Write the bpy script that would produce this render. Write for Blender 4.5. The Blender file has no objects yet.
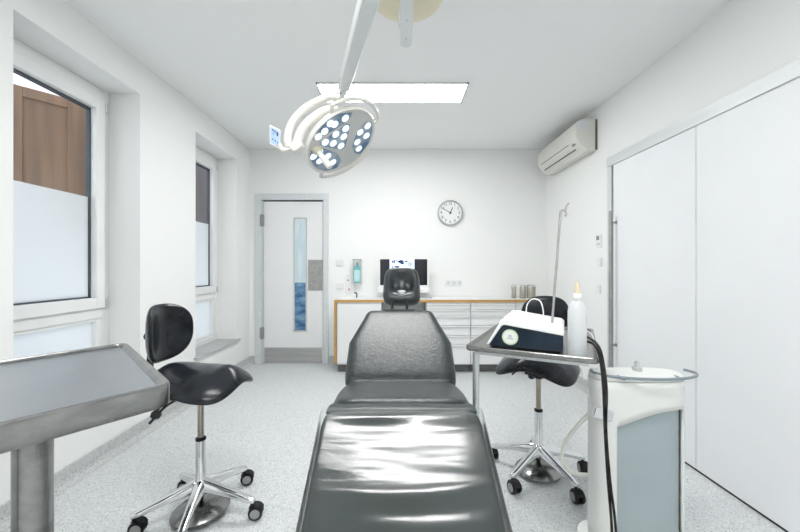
import bpy, bmesh, math, random
from mathutils import Vector, Matrix
R = math.radians
PI = math.pi
random.seed(4)
S = bpy.context.scene
C = S.collection

# ---------------------------------------------------------------- camera, world, light, exposure
cam_d = bpy.data.cameras.new('camera'); cam = bpy.data.objects.new('camera', cam_d); C.objects.link(cam)
cam.location = (0, 0, 1.21); cam.rotation_euler = (R(90), 0, 0)
cam_d.sensor_width = 36; cam_d.lens = 16.0
cam_d.shift_x = 0.0025; cam_d.shift_y = 0.00125
cam_d.clip_start = 0.02
S.camera = cam
W = bpy.data.worlds.new('daylight'); S.world = W; W.use_nodes = True
bg = W.node_tree.nodes['Background']
bg.inputs[0].default_value = (0.92, 0.96, 1.0, 1); bg.inputs[1].default_value = .98
S.view_settings.view_transform = 'Standard'; S.view_settings.look = 'None'
S.view_settings.gamma = 1; S.view_settings.use_curve_mapping = False
S.view_settings.exposure = 0.72
LED_POWER = 19.0
H = 2.685                                  # ceiling height

# ---------------------------------------------------------------- materials
def mat(name, col, rough=.5, metal=0, noise=None, bump=None, coat=0, emit=None, spec=None, aniso=None):
    """noise=(scale, colour2, sharpness lo, hi[, stretch]); bump=(scale, strength[, stretch])"""
    m = bpy.data.materials.new(name); m.use_nodes = True
    nt = m.node_tree; b = nt.nodes['Principled BSDF']
    b.inputs['Base Color'].default_value = (*col, 1)
    b.inputs['Roughness'].default_value = rough; b.inputs['Metallic'].default_value = metal
    b.inputs['Coat Weight'].default_value = coat; b.inputs['Coat Roughness'].default_value = .08
    if spec is not None: b.inputs['Specular IOR Level'].default_value = spec
    if emit:
        b.inputs['Emission Color'].default_value = (*emit[0], 1); b.inputs['Emission Strength'].default_value = emit[1]
    def tex(scale, stretch, detail=3):
        tc = nt.nodes.new('ShaderNodeTexCoord'); mp = nt.nodes.new('ShaderNodeMapping')
        mp.inputs['Scale'].default_value = stretch or (1, 1, 1)
        n = nt.nodes.new('ShaderNodeTexNoise'); n.inputs['Scale'].default_value = scale; n.inputs['Detail'].default_value = detail
        nt.links.new(tc.outputs['Object'], mp.inputs[0]); nt.links.new(mp.outputs[0], n.inputs['Vector'])
        return n
    if noise:
        n = tex(noise[0], noise[4] if len(noise) > 4 else None)
        cr = nt.nodes.new('ShaderNodeValToRGB')
        cr.color_ramp.elements[0].position = noise[2]; cr.color_ramp.elements[0].color = (*col, 1)
        cr.color_ramp.elements[1].position = noise[3]; cr.color_ramp.elements[1].color = (*noise[1], 1)
        nt.links.new(n.outputs[0], cr.inputs[0]); nt.links.new(cr.outputs[0], b.inputs['Base Color'])
    if bump:
        n = tex(bump[0], bump[2] if len(bump) > 2 else None)
        bp = nt.nodes.new('ShaderNodeBump'); bp.inputs['Strength'].default_value = bump[1]; bp.inputs['Distance'].default_value = .01
        nt.links.new(n.outputs[0], bp.inputs['Height']); nt.links.new(bp.outputs[0], b.inputs['Normal'])
    return m

M = {}
M['wall'] = mat('wall_paint', (.87, .88, .87), .75, bump=(180, .03))
M['ceil'] = mat('ceiling_paint', (.92, .93, .925), .8, bump=(150, .02))
M['white'] = mat('white_lacquer', (.80, .81, .815), .35, noise=(3, (.81, .82, .82), .4, .6))
M['sliding'] = mat('sliding_door_laminate', (.82, .84, .86), .5, noise=(2, (.80, .82, .84), .4, .6))
M['frame'] = mat('window_plastic', (.84, .85, .84), .3, noise=(4, (.82, .83, .83), .4, .6))
M['alu'] = mat('brushed_aluminium', (.62, .64, .64), .38, .85, noise=(40, (.54, .56, .57), .35, .65, (1, 1, .05)))
M['greypaint'] = mat('grey_painted_steel', (.52, .55, .57), .4, .2, noise=(8, (.48, .51, .53), .4, .6))
M['rail'] = mat('pale_anodised_rail', (.68, .71, .72), .45, .2, noise=(30, (.65, .68, .69), .4, .6, (1, .05, 1)))
M['steel'] = mat('brushed_steel', (.31, .31, .305), .24, 1, noise=(30, (.22, .22, .215), .35, .65, (1, .08, 1)), bump=(220, .04, (1, .06, 1)))
M['steeltop'] = mat('stainless_table_top', (.44, .47, .50), .34, .9, noise=(6, (.39, .42, .45), .3, .7, (1, .4, 1)), bump=(200, .02))
M['kick'] = mat('steel_kick_plate', (.50, .50, .49), .4, .9, noise=(30, (.42, .42, .42), .3, .7, (.1, 1, 1)))
M['chrome'] = mat('polished_aluminium', (.78, .79, .80), .13, 1, noise=(12, (.72, .73, .74), .4, .6))
M['bronze'] = mat('warm_steel_piston', (.42, .37, .31), .2, 1, noise=(12, (.36, .32, .28), .4, .6))
M['black'] = mat('black_plastic', (.008, .009, .010), .4, spec=.3, noise=(20, (.02, .021, .023), .4, .6))
M['plinth'] = mat('shadow_dark_plinth', (.14, .14, .135), .6, noise=(20, (.12, .12, .115), .4, .6))  # dark tone carries the toe-kick shadow below the cabinets
M['handle'] = mat('satin_handle_steel', (.42, .42, .41), .35, .9, noise=(20, (.36, .36, .35), .4, .6))
M['shuttershaded'] = mat('shaded_shutter_wood', (.22, .19, .20), .5, noise=(14, (.17, .15, .16), .35, .65, (1, 1, .06)))  # shutter wood with its shade put into the colour
M['rubber'] = mat('black_rubber', (.005, .005, .006), .6, spec=.25, noise=(30, (.03, .03, .03), .4, .6))
M['greyplastic'] = mat('grey_plastic', (.30, .31, .32), .4, noise=(20, (.26, .27, .28), .4, .6))
M['leather'] = mat('black_stool_leather', (.005, .006, .009), .22, spec=.32, bump=(260, .03), noise=(8, (.017, .02, .025), .4, .6))
M['couch'] = mat('dark_grey_couch_leather', (.014, .019, .021), .34, noise=(34, (.036, .046, .047), .35, .7), bump=(80, .13))
M['couchleg'] = mat('grey_green_couch_leather', (.020, .031, .032), .36, noise=(9, (.034, .047, .047), .35, .7, (.5, 1, 1)), bump=(14, .10, (.4, 1, 1)))
M['head'] = mat('headrest_leather', (.03, .038, .042), .30, noise=(30, (.045, .053, .057), .35, .7), bump=(70, .06))
M['wood'] = mat('oak_edge', (.56, .32, .10), .5, noise=(20, (.46, .25, .075), .35, .65, (.05, 1, 1)))
M['shutter'] = mat('brown_shutter_wood', (.34, .205, .125), .5, noise=(14, (.22, .14, .09), .35, .65, (1, 1, .06)))
M['orangebtn'] = mat('orange_marks', (.75, .35, .12), .5, noise=(9, (.7, .32, .1), .4, .6))
M['red'] = mat('red_plastic', (.60, .05, .05), .5, noise=(9, (.55, .04, .04), .4, .6))
M['gasket'] = mat('dark_gasket', (.05, .07, .09), .3, noise=(9, (.06, .08, .1), .4, .6))
M['lampwhite'] = mat('cream_lamp_lacquer', (.80, .79, .74), .3, noise=(5, (.78, .77, .72), .4, .6))
M['lamparm'] = mat('white_lamp_arm', (.76, .79, .79), .3, noise=(5, (.74, .77, .77), .4, .6))
M['canopy'] = mat('cream_canopy', (.80, .74, .56), .5, noise=(5, (.78, .72, .54), .4, .6))
M['lampface'] = mat('lamp_face_silver', (.66, .67, .65), .3, .1, noise=(9, (.63, .64, .62), .4, .6))
M['lampglass'] = mat('blue_lamp_glass', (.14, .24, .38), .15, noise=(9, (.46, .54, .62), .35, .65))
M['led'] = mat('led_lens', (.8, .85, .9), .1, emit=((.82, .91, 1), .48), noise=(60, (.75, .8, .86), .4, .6))
M['panelbutton'] = mat('dark_blue_buttons', (.05, .10, .25), .4, noise=(9, (.04, .09, .22), .4, .6))
M['paleblue'] = mat('pale_blue_panel', (.45, .62, .85), .3, noise=(9, (.42, .59, .82), .4, .6))
M['acwhite'] = mat('aircon_plastic', (.72, .72, .67), .4, noise=(5, (.70, .70, .65), .4, .6))
M['acslot'] = mat('aircon_slot', (.10, .10, .09), .5, noise=(9, (.12, .12, .11), .4, .6))
M['cartblue'] = mat('grey_blue_cart_panel', (.36, .42, .44), .35, noise=(5, (.34, .40, .42), .4, .6))
M['cartwhite'] = mat('cart_white_plastic', (.74, .75, .73), .35, noise=(5, (.72, .73, .71), .4, .6))
M['cartrail'] = mat('cart_grey_rail', (.22, .27, .30), .35, noise=(9, (.20, .25, .28), .4, .6))
M['navy'] = mat('navy_device_plastic', (.004, .012, .024), .4, spec=.25, noise=(5, (.016, .03, .05), .4, .6))
M['greenring'] = mat('pale_green_sticker', (.55, .66, .45), .5, noise=(9, (.50, .62, .40), .4, .6))
M['sticker'] = mat('white_sticker', (.75, .77, .74), .5, noise=(9, (.72, .74, .71), .4, .6))
M['greyprint'] = mat('grey_print', (.48, .47, .53), .5, noise=(9, (.44, .43, .49), .4, .6))
M['teal'] = mat('turquoise_bottle', (.14, .52, .52), .3, noise=(9, (.12, .48, .48), .4, .6))
M['tealight'] = mat('pale_teal_label', (.50, .76, .76), .4, noise=(9, (.45, .70, .72), .4, .6))
M['paper'] = mat('pale_paper', (.74, .76, .79), .6, noise=(9, (.72, .74, .77), .4, .6))
M['tan'] = mat('tan_nozzle', (.72, .62, .46), .5, noise=(9, (.68, .58, .42), .4, .6))
M['jar'] = mat('grey_jar', (.50, .49, .44), .25, .5, noise=(9, (.36, .34, .29), .4, .6, (1, 1, .3)))
M['screenblack'] = mat('screen_black', (.004, .005, .012), .15, noise=(5, (.005, .006, .014), .4, .6))
M['screenlit'] = mat('screen_lit', (.6, .75, .9), .2, emit=((.66, .80, .95), .5), noise=(5, (.6, .74, .88), .4, .6))
M['screenblue'] = mat('screen_dark_glyphs', (.02, .05, .14), .2, noise=(5, (.03, .06, .16), .4, .6))
M['ledpanel'] = mat('ceiling_led_diffuser', (.9, .9, .9), .5, emit=((1, .995, .985), LED_POWER), noise=(5, (.88, .88, .88), .4, .6))
M['lcd'] = mat('green_grey_display', (.20, .30, .24), .3, noise=(9, (.18, .28, .22), .4, .6))
M['hose'] = mat('translucent_hose', (.72, .74, .68), .3, noise=(9, (.70, .72, .66), .4, .6))
M['face'] = mat('clock_face', (.84, .85, .84), .4, noise=(9, (.83, .84, .83), .4, .6))
M['slab'] = mat('grey_stone_sill', (.50, .51, .51), .4, noise=(60, (.42, .43, .43), .4, .6))
M['niche'] = mat('knee_space_shade', (.50, .52, .51), .5, noise=(9, (.47, .49, .48), .4, .6))  # grey stands in for the shade under the worktop

def floor_mat(name, base, dark, light):
    m = bpy.data.materials.new(name); m.use_nodes = True
    nt = m.node_tree; b = nt.nodes['Principled BSDF']; b.inputs['Roughness'].default_value = .42
    tc = nt.nodes.new('ShaderNodeTexCoord')
    v = nt.nodes.new('ShaderNodeTexVoronoi'); v.inputs['Scale'].default_value = 190
    nt.links.new(tc.outputs['Object'], v.inputs['Vector'])
    sp = nt.nodes.new('ShaderNodeSeparateColor'); nt.links.new(v.outputs['Color'], sp.inputs[0])
    cr = nt.nodes.new('ShaderNodeValToRGB'); cr.color_ramp.interpolation = 'CONSTANT'
    e = cr.color_ramp.elements
    e[0].position = 0; e[0].color = (*dark, 1); e[1].position = .09; e[1].color = (*base, 1)
    x = e.new(.55); x.color = (*[c * .90 for c in base], 1)
    x = e.new(.72); x.color = (*[c * 1.04 for c in base], 1)
    x = e.new(.90); x.color = (*light, 1)
    nt.links.new(sp.outputs[0], cr.inputs[0]); nt.links.new(cr.outputs[0], b.inputs['Base Color'])
    return m
M['floor'] = floor_mat('speckled_vinyl', (.64, .665, .675), (.42, .44, .45), (.78, .80, .80))
M['cove'] = floor_mat('speckled_cove', (.54, .56, .56), (.36, .37, .38), (.66, .68, .68))

def pane_mat():
    m = bpy.data.materials.new('clear_pane'); m.use_nodes = True; nt = m.node_tree; nt.nodes.clear()
    o = nt.nodes.new('ShaderNodeOutputMaterial'); mx = nt.nodes.new('ShaderNodeMixShader')
    t = nt.nodes.new('ShaderNodeBsdfTransparent'); t.inputs[0].default_value = (.96, .97, .98, 1)
    g = nt.nodes.new('ShaderNodeBsdfGlossy'); g.inputs['Roughness'].default_value = .02
    lw = nt.nodes.new('ShaderNodeLayerWeight'); pw = nt.nodes.new('ShaderNodeMath'); pw.operation = 'POWER'; pw.inputs[1].default_value = 4.5
    fr = nt.nodes.new('ShaderNodeMath'); fr.operation = 'MULTIPLY_ADD'; fr.inputs[1].default_value = .6; fr.inputs[2].default_value = .03
    nt.links.new(lw.outputs['Facing'], pw.inputs[0]); nt.links.new(pw.outputs[0], fr.inputs[0])
    nt.links.new(fr.outputs[0], mx.inputs[0]); nt.links.new(t.outputs[0], mx.inputs[1]); nt.links.new(g.outputs[0], mx.inputs[2])
    nt.links.new(mx.outputs[0], o.inputs[0]); return m
def frost_mat(name='frosted_film', col=(.86, .89, .91), gl=.06, tr=0.0):
    m = bpy.data.materials.new(name); m.use_nodes = True; nt = m.node_tree; nt.nodes.clear()
    o = nt.nodes.new('ShaderNodeOutputMaterial'); mx = nt.nodes.new('ShaderNodeMixShader'); mx2 = nt.nodes.new('ShaderNodeMixShader'); mx3 = nt.nodes.new('ShaderNodeMixShader')
    t = nt.nodes.new('ShaderNodeBsdfTranslucent'); t.inputs[0].default_value = (*col, 1)
    d = nt.nodes.new('ShaderNodeBsdfDiffuse'); d.inputs[0].default_value = (*[c * .9 for c in col], 1)
    g = nt.nodes.new('ShaderNodeBsdfGlossy'); g.inputs['Roughness'].default_value = .15
    tp = nt.nodes.new('ShaderNodeBsdfTransparent')
    mx.inputs[0].default_value = .35; mx2.inputs[0].default_value = gl; mx3.inputs[0].default_value = tr
    nt.links.new(t.outputs[0], mx.inputs[1]); nt.links.new(d.outputs[0], mx.inputs[2])
    nt.links.new(mx.outputs[0], mx2.inputs[1]); nt.links.new(g.outputs[0], mx2.inputs[2])
    nt.links.new(mx2.outputs[0], mx3.inputs[1]); nt.links.new(tp.outputs[0], mx3.inputs[2])
    nt.links.new(mx3.outputs[0], o.inputs[0]); return m
def cover_mat():
    m = bpy.data.materials.new('clear_plastic_film'); m.use_nodes = True; nt = m.node_tree; nt.nodes.clear()
    o = nt.nodes.new('ShaderNodeOutputMaterial'); mx = nt.nodes.new('ShaderNodeMixShader'); mx2 = nt.nodes.new('ShaderNodeMixShader')
    t = nt.nodes.new('ShaderNodeBsdfTransparent'); t.inputs[0].default_value = (.93, .96, .95, 1)
    d = nt.nodes.new('ShaderNodeBsdfDiffuse'); d.inputs[0].default_value = (.6, .64, .62, 1)
    g = nt.nodes.new('ShaderNodeBsdfGlossy'); g.inputs['Roughness'].default_value = .17
    fr = nt.nodes.new('ShaderNodeFresnel'); fr.inputs[0].default_value = 1.65
    tc = nt.nodes.new('ShaderNodeTexCoord'); mp = nt.nodes.new('ShaderNodeMapping'); mp.inputs['Scale'].default_value = (1.2, 6, 1)
    n = nt.nodes.new('ShaderNodeTexNoise'); n.inputs['Scale'].default_value = 2.2; n.inputs['Detail'].default_value = 2
    bp = nt.nodes.new('ShaderNodeBump'); bp.inputs['Strength'].default_value = .3; bp.inputs['Distance'].default_value = .008
    nt.links.new(tc.outputs['Object'], mp.inputs[0]); nt.links.new(mp.outputs[0], n.inputs['Vector'])
    nt.links.new(n.outputs[0], bp.inputs['Height']); nt.links.new(bp.outputs[0], g.inputs['Normal'])
    mx.inputs[0].default_value = .03
    nt.links.new(t.outputs[0], mx.inputs[1]); nt.links.new(d.outputs[0], mx.inputs[2])
    nt.links.new(fr.outputs[0], mx2.inputs[0]); nt.links.new(mx.outputs[0], mx2.inputs[1]); nt.links.new(g.outputs[0], mx2.inputs[2])
    nt.links.new(mx2.outputs[0], o.inputs[0]); return m
M['pane'] = pane_mat(); M['frost'] = frost_mat(); M['cover'] = cover_mat()
M['bottleplastic'] = frost_mat('milky_bottle_plastic', (.92, .94, .95), .08, .25)
M['bottleliquid'] = frost_mat('clear_liquid', (.88, .92, .93), .08, .3)
M['doorfrost'] = mat('pale_frosted_door_glass', (.56, .68, .74), .2, noise=(5, (.66, .76, .80), .4, .6, (4, 4, .5)))
M['doorblue'] = mat('blue_door_glass', (.03, .11, .26), .12, noise=(9, (.20, .36, .52), .38, .66, (.7, 1, 1.4)))

# ---------------------------------------------------------------- mesh helpers
class MB:
    def __init__(s): s.v = []; s.f = []; s.m = []; s.mi = 0
    def add(s, vs, fs, mi=None):
        o = len(s.v); s.v += [Vector(v) for v in vs]; s.f += [[i + o for i in f] for f in fs]; s.m += [s.mi if mi is None else mi] * len(fs); return s
    def box(s, x0, x1, y0, y1, z0, z1, mi=None, T=None):
        vs = [Vector((x, y, z)) for z in (z0, z1) for y in (y0, y1) for x in (x0, x1)]
        if T: vs = [T @ v for v in vs]
        return s.add(vs, [[0, 2, 3, 1], [4, 5, 7, 6], [0, 1, 5, 4], [2, 6, 7, 3], [0, 4, 6, 2], [1, 3, 7, 5]], mi)
    def lathe(s, prof, n=32, T=None, mi=None, cap=True):
        vs = []; fs = []
        for r, z in prof:
            for k in range(n):
                a = 2 * PI * k / n; vs.append(Vector((r * math.cos(a), r * math.sin(a), z)))
        for i in range(len(prof) - 1):
            for k in range(n):
                k2 = (k + 1) % n; fs.append([i * n + k, i * n + k2, (i + 1) * n + k2, (i + 1) * n + k])
        if cap:
            fs.append(list(range(n))[::-1]); fs.append([(len(prof) - 1) * n + k for k in range(n)])
        if T: vs = [T @ v for v in vs]
        return s.add(vs, fs, mi)
    def cyl(s, p0, p1, r0, r1=None, n=20, mi=None):
        p0 = Vector(p0); p1 = Vector(p1); d = p1 - p0
        T = Matrix.Translation(p0) @ d.to_track_quat('Z', 'Y').to_matrix().to_4x4()
        return s.lathe([(r0, 0), (r0 if r1 is None else r1, d.length)], n, T, mi)
    def tube(s, pts, r, n=10, mi=None, smooth=True, flat=1.0):
        P = [Vector(p) for p in pts]
        if smooth and len(P) > 2: P = catmull(P, 6)
        rs = r if callable(r) else (lambda t: r)
        vs = []; fs = []; N = None
        for i, p in enumerate(P):
            t = (P[min(i + 1, len(P) - 1)] - P[max(i - 1, 0)]).normalized()
            if N is None:
                N = t.orthogonal().normalized()
                if abs(t.z) < .9: N = (Vector((0, 0, 1)) - t * t.z).normalized()
            else: N = (N - t * N.dot(t)).normalized()
            B = t.cross(N); rr = rs(i / (len(P) - 1))
            for k in range(n):
                a = 2 * PI * (k + .5) / n; vs.append(p + (N * math.cos(a) + B * math.sin(a) * flat) * rr)
        for i in range(len(P) - 1):
            for k in range(n):
                k2 = (k + 1) % n; fs.append([i * n + k, i * n + k2, (i + 1) * n + k2, (i + 1) * n + k])
        fs.append(list(range(n))[::-1]); fs.append([(len(P) - 1) * n + k for k in range(n)])
        return s.add(vs, fs, mi)
    def prism(s, poly, z0, z1, T=None, mi=None):
        n = len(poly); vs = [Vector((x, y, z)) for z in (z0, z1) for x, y in poly]
        if T: vs = [T @ v for v in vs]
        fs = [list(range(n))[::-1], [n + i for i in range(n)]] + [[i, (i + 1) % n, n + (i + 1) % n, n + i] for i in range(n)]
        return s.add(vs, fs, mi)
    def cushion(s, hx, hy, th, mid=None, w=None, e=4.0, p=7.0, top=None, T=None, na=64, nr=14, mi=None):
        """superelliptic pad: mid(x,y) bends it, w(y) varies its width, top(x,y) sculpts the upper face"""
        vs = []; fs = []
        def pt(r, a, sg):
            c, q = math.cos(a), math.sin(a)
            x = hx * r * math.copysign(abs(c) ** (2 / e), c); y = hy * r * math.copysign(abs(q) ** (2 / e), q)
            if w: x *= w(y)
            z = sg * th / 2 * max(0, 1 - r ** p) ** .5
            if mid: z += mid(x, y)
            if top and sg > 0: z += top(x, y) * (1 - r ** 8)
            return Vector((x, y, z))
        rr = [math.sin(PI / 2 * (i + 1) / nr) for i in range(nr)]
        vs.append(pt(0, 0, 1))
        for r in rr: vs += [pt(r, 2 * PI * k / na, 1) for k in range(na)]
        for r in rr[-2::-1]: vs += [pt(r, 2 * PI * k / na, -1) for k in range(na)]
        vs.append(pt(0, 0, -1))
        rings = 2 * nr - 1
        for k in range(na):
            k2 = (k + 1) % na
            fs.append([0, 1 + k, 1 + k2])
            for i in range(rings - 1):
                fs.append([1 + i * na + k, 1 + (i + 1) * na + k, 1 + (i + 1) * na + k2, 1 + i * na + k2])
            fs.append([1 + (rings - 1) * na + k, len(vs) - 1, 1 + (rings - 1) * na + k2])
        if T: vs = [T @ v for v in vs]
        return s.add(vs, fs, mi)
    def build(s, name, mats, parent=None, smooth=False, bevel=0, seg=2, solid=0, recalc=True, merge=False):
        me = bpy.data.meshes.new(name)
        me.from_pydata(s.v, [], s.f)
        if not isinstance(mats, (list, tuple)): mats = [mats]
        for m in mats: me.materials.append(m)
        for p, i in zip(me.polygons, s.m): p.material_index = i; p.use_smooth = smooth
        if recalc:
            b = bmesh.new(); b.from_mesh(me)
            if merge: bmesh.ops.remove_doubles(b, verts=b.verts, dist=1e-5); bmesh.ops.delete(b, geom=[v for v in b.verts if not v.link_faces], context='VERTS')
            bmesh.ops.recalc_face_normals(b, faces=b.faces); b.to_mesh(me); b.free()
        if smooth: me.set_sharp_from_angle(angle=R(40))
        o = bpy.data.objects.new(name, me); C.objects.link(o)
        if parent: o.parent = parent
        if solid:
            q = o.modifiers.new('solid', 'SOLIDIFY'); q.thickness = solid; q.offset = 0
        if bevel:
            q = o.modifiers.new('bevel', 'BEVEL'); q.width = bevel; q.segments = seg; q.limit_method = 'ANGLE'; q.angle_limit = R(35)
            q.harden_normals = False
        return o
def catmull(P, k):
    out = []
    Q = [P[0] * 2 - P[1]] + P + [P[-1] * 2 - P[-2]]
    for i in range(1, len(Q) - 2):
        for j in range(k):
            t = j / k; a, b, c, d = Q[i - 1], Q[i], Q[i + 1], Q[i + 2]
            out.append(.5 * ((2 * b) + (c - a) * t + (2 * a - 5 * b + 4 * c - d) * t * t + (3 * b - a - 3 * c + d) * t ** 3))
    out.append(P[-1]); return out
def bx(name, m, x0, x1, y0, y1, z0, z1, parent=None, bevel=0):
    return MB().box(x0, x1, y0, y1, z0, z1).build(name, m, parent, bevel=bevel)
def tag(o, label=None, cat=None, group=None, kind=None):
    if label: o['label'] = label
    if cat: o['category'] = cat
    if group: o['group'] = group
    if kind: o['kind'] = kind
    return o
def empty(name, loc, rz=0, label=None, cat=None, group=None, kind=None):
    o = bpy.data.objects.new(name, None); C.objects.link(o); o.location = loc; o.rotation_euler = (0, 0, rz); o.empty_display_size = .1
    return tag(o, label, cat, group, kind)
def struct(o): o['kind'] = 'structure'; return o
def rrect(x0, x1, y0, y1, r, k=6):
    out = []
    for cx, cy, a0 in ((x1 - r, y1 - r, 0), (x0 + r, y1 - r, 90), (x0 + r, y0 + r, 180), (x1 - r, y0 + r, 270)):
        for i in range(k + 1):
            a = R(a0 + 90 * i / k); out.append((cx + r * math.cos(a), cy + r * math.sin(a)))
    return out
def roundpoly(P, r, k=6):
    out = []; n = len(P)
    for i in range(n):
        a, b, c = Vector(P[i - 1]), Vector(P[i]), Vector(P[(i + 1) % n])
        p0 = b + (a - b).normalized() * r; p1 = b + (c - b).normalized() * r
        for j in range(k + 1):
            t = j / k; q = p0 * (1 - t) ** 2 + b * 2 * t * (1 - t) + p1 * t * t; out.append((q.x, q.y))
    return out
def text_mesh(mb, txt, size, T, mi=None, ext=.0005):
    cu = bpy.data.curves.new('txt', 'FONT'); cu.body = txt; cu.size = size; cu.align_x = 'CENTER'; cu.align_y = 'CENTER'; cu.extrude = ext
    o = bpy.data.objects.new('txt', cu); C.objects.link(o)
    dg = bpy.context.evaluated_depsgraph_get(); me = o.evaluated_get(dg).to_mesh()
    mb.add([T @ v.co for v in me.vertices], [list(p.vertices) for p in me.polygons], mi)
    o.evaluated_get(dg).to_mesh_clear(); bpy.data.objects.remove(o); bpy.data.curves.remove(cu)

# ---------------------------------------------------------------- room shell
XL, XR, YB, YF = -1.85, 1.85, 4.445, -1.9
WO = -2.165                                     # outer face of the window wall
struct(bx('floor', M['floor'], WO, XR + .2, YF - .1, YB + .12, -.1, 0))
struct(bx('ceiling', M['ceil'], WO, XR + .2, YF - .1, YB + .12, H, H + .12))
struct(bx('wall_right', M['wall'], XR, XR + .12, YF, YB, 0, H))
struct(bx('wall_front', M['wall'], WO, XR + .12, YF - .1, YF, 0, H))
# back wall with door opening
DX0, DX1, DZ = -1.70, -.93, 2.045
w = MB(); w.box(WO, DX0, YB, YB + .12, 0, H); w.box(DX1, XR + .12, YB, YB + .12, 0, H); w.box(DX0, DX1, YB, YB + .12, DZ, H)
struct(w.build('wall_back', M['wall']))
# left wall with two window openings
WIN = [(1.71, 2.55), (3.25, 4.08)]; WZ0, WZ1 = .385, 2.45
w = MB(); ys = [YF, WIN[0][0], WIN[0][1], WIN[1][0], WIN[1][1], YB]
for i in (0, 2, 4): w.box(WO, XL, ys[i], ys[i + 1], 0, H)
for a, b in WIN: w.box(WO, XL, a, b, 0, WZ0 - .021); w.box(WO, XL, a, b, WZ1, H)
struct(w.build('wall_left', M['wall']))

# windows
def window(idx, a, b):
    x0, x1 = -2.14, -2.07
    fr = MB(); t = .065
    fr.box(x0, x1, a, a + t, WZ0, WZ1); fr.box(x0, x1, b - t, b, WZ0, WZ1)
    [fr.box(x0, x1, a + t, b - t, p, q) for p, q in ((WZ1 - .085, WZ1), (WZ0, WZ0 + .05), (.855, .935))]
    o = struct(fr.build('window_%d' % idx, M['frame'], bevel=.004))
    sa = MB(); u0, u1 = a + .055, b - .055; q = .072
    for y0, y1, z0, z1 in ((u0, u0 + q, .925, 2.375), (u1 - q, u1, .925, 2.375), (u0 + q, u1 - q, 2.295, 2.375), (u0 + q, u1 - q, .925, 1.0)):
        sa.box(x1 - .04, x1 + .018, y0, y1, z0, z1)
    s_ = sa.build('window_sash', M['frame'], o, bevel=.004)
    ga = MB(); g0, g1, gx = u0 + q, u1 - q, x0 + .035
    for (p, r, z0, z1) in ((g0, g0 + .012, 1.0, 2.295), (g1 - .012, g1, 1.0, 2.295), (g0, g1, 2.28, 2.295), (g0, g1, 1.0, 1.01)):
        ga.box(gx - .012, gx + .012, p, r, z0, z1)
    ga.build('gasket', M['gasket'], o)
    MB().box(gx - .003, gx + .003, g0, g1, 1.685, 2.295).build('clear_pane', M['pane'], o)
    MB().box(gx - .003, gx + .003, g0, g1, 1.0, 1.685).build('frosted_pane', M['frost'], o)
    lo = MB(); lx = x1 - .03
    lo.box(lx - .02, lx + .022, a + .06, a + .105, .43, .86); lo.box(lx - .02, lx + .022, b - .105, b - .06, .43, .86)
    lo.box(lx - .02, lx + .022, a + .105, b - .105, .835, .86); lo.box(lx - .02, lx + .022, a + .105, b - .105, .43, .465)
    lo.build('lower_sash', M['frame'], o, bevel=.003)
    MB().box(lx - .015, lx - .009, a + .1, b - .1, .46, .84).build('lower_frosted_pane', M['frost'], o)
    for z in (.96, 2.33):
        MB().cyl((x1 + .014, b - .045, z - .03), (x1 + .014, b - .045, z + .03), .008, n=10).build('hinge', M['alu'], o)
    MB().prism([(-2.07, a), (XL + .001, a), (XL + .001, a - .03), (XL + .03, a - .03), (XL + .03, b + .03), (XL + .001, b + .03), (XL + .001, b), (-2.07, b)], WZ0 - .02, WZ0).build('window_sill', M['slab'], o)
for i, (a, b) in enumerate(WIN): window(i + 1, a, b)
# wooden shutters outside
def shutter(loc, rz, wd, z1, label, sw=.35, lw=.28, wm='shutter'):
    t = empty('window_shutter', loc, rz, label, 'shutter', 'wooden shutters outside the windows')
    z0 = 1.42
    m = MB(); m.box(0, lw, 0, .04, z0, z1); m.box(wd - sw, wd, 0, .04, z0, z1); m.box(lw, wd - sw, 0, .04, z1 - .07, z1); m.box(lw, wd - sw, 0, .04, z0, z0 + .07)
    m.build('shutter_frame', M[wm], t, bevel=.004)
    m = MB(); m.box(lw, wd - sw, .016, .03, z0 + .07, z1 - .07); m.build('shutter_panel', M[wm], t)
shutter((-2.75, 2.22, 0), math.atan2(.252, .207), .86, 2.45, 'brown wooden panelled shutter outside the nearer window')
shutter((-2.62, 3.95, 0), math.atan2(.55, .42), .70, 2.50, 'wooden shutter painted grey-brown as shaded, outside the farther window, seen as a thin strip', .12, .06, 'shuttershaded')

# coved baseboards
def cove(name, pts):
    m = MB()
    for (x0, y0), (x1, y1), (nx, ny) in pts:
        prof = [(0, .10), (.012, .10), (.013, .035), (.02, .018), (.034, .004), (.055, .0), (0, .0)]
        vs = []
        for (px, py) in ((x0, y0), (x1, y1)): vs += [(px + nx * d, py + ny * d, z + .0005) for d, z in prof]
        n = len(prof); fs = [[i, (i + 1) % n, n + (i + 1) % n, n + i] for i in range(n)] + [list(range(n)), [n + i for i in range(n)]]
        m.add(vs, fs)
    return struct(m.build(name, M['cove']))
cove('baseboard_left', [((XL, YF), (XL, YB), (1, 0))])
cove('baseboard_back', [((XL, YB), (-1.79, YB), (0, -1)), ((-.86, YB), (-.74, YB), (0, -1))])
cove('baseboard_right', [((XR, 3.02), (XR, YB - .5), (-1, 0))])

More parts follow.
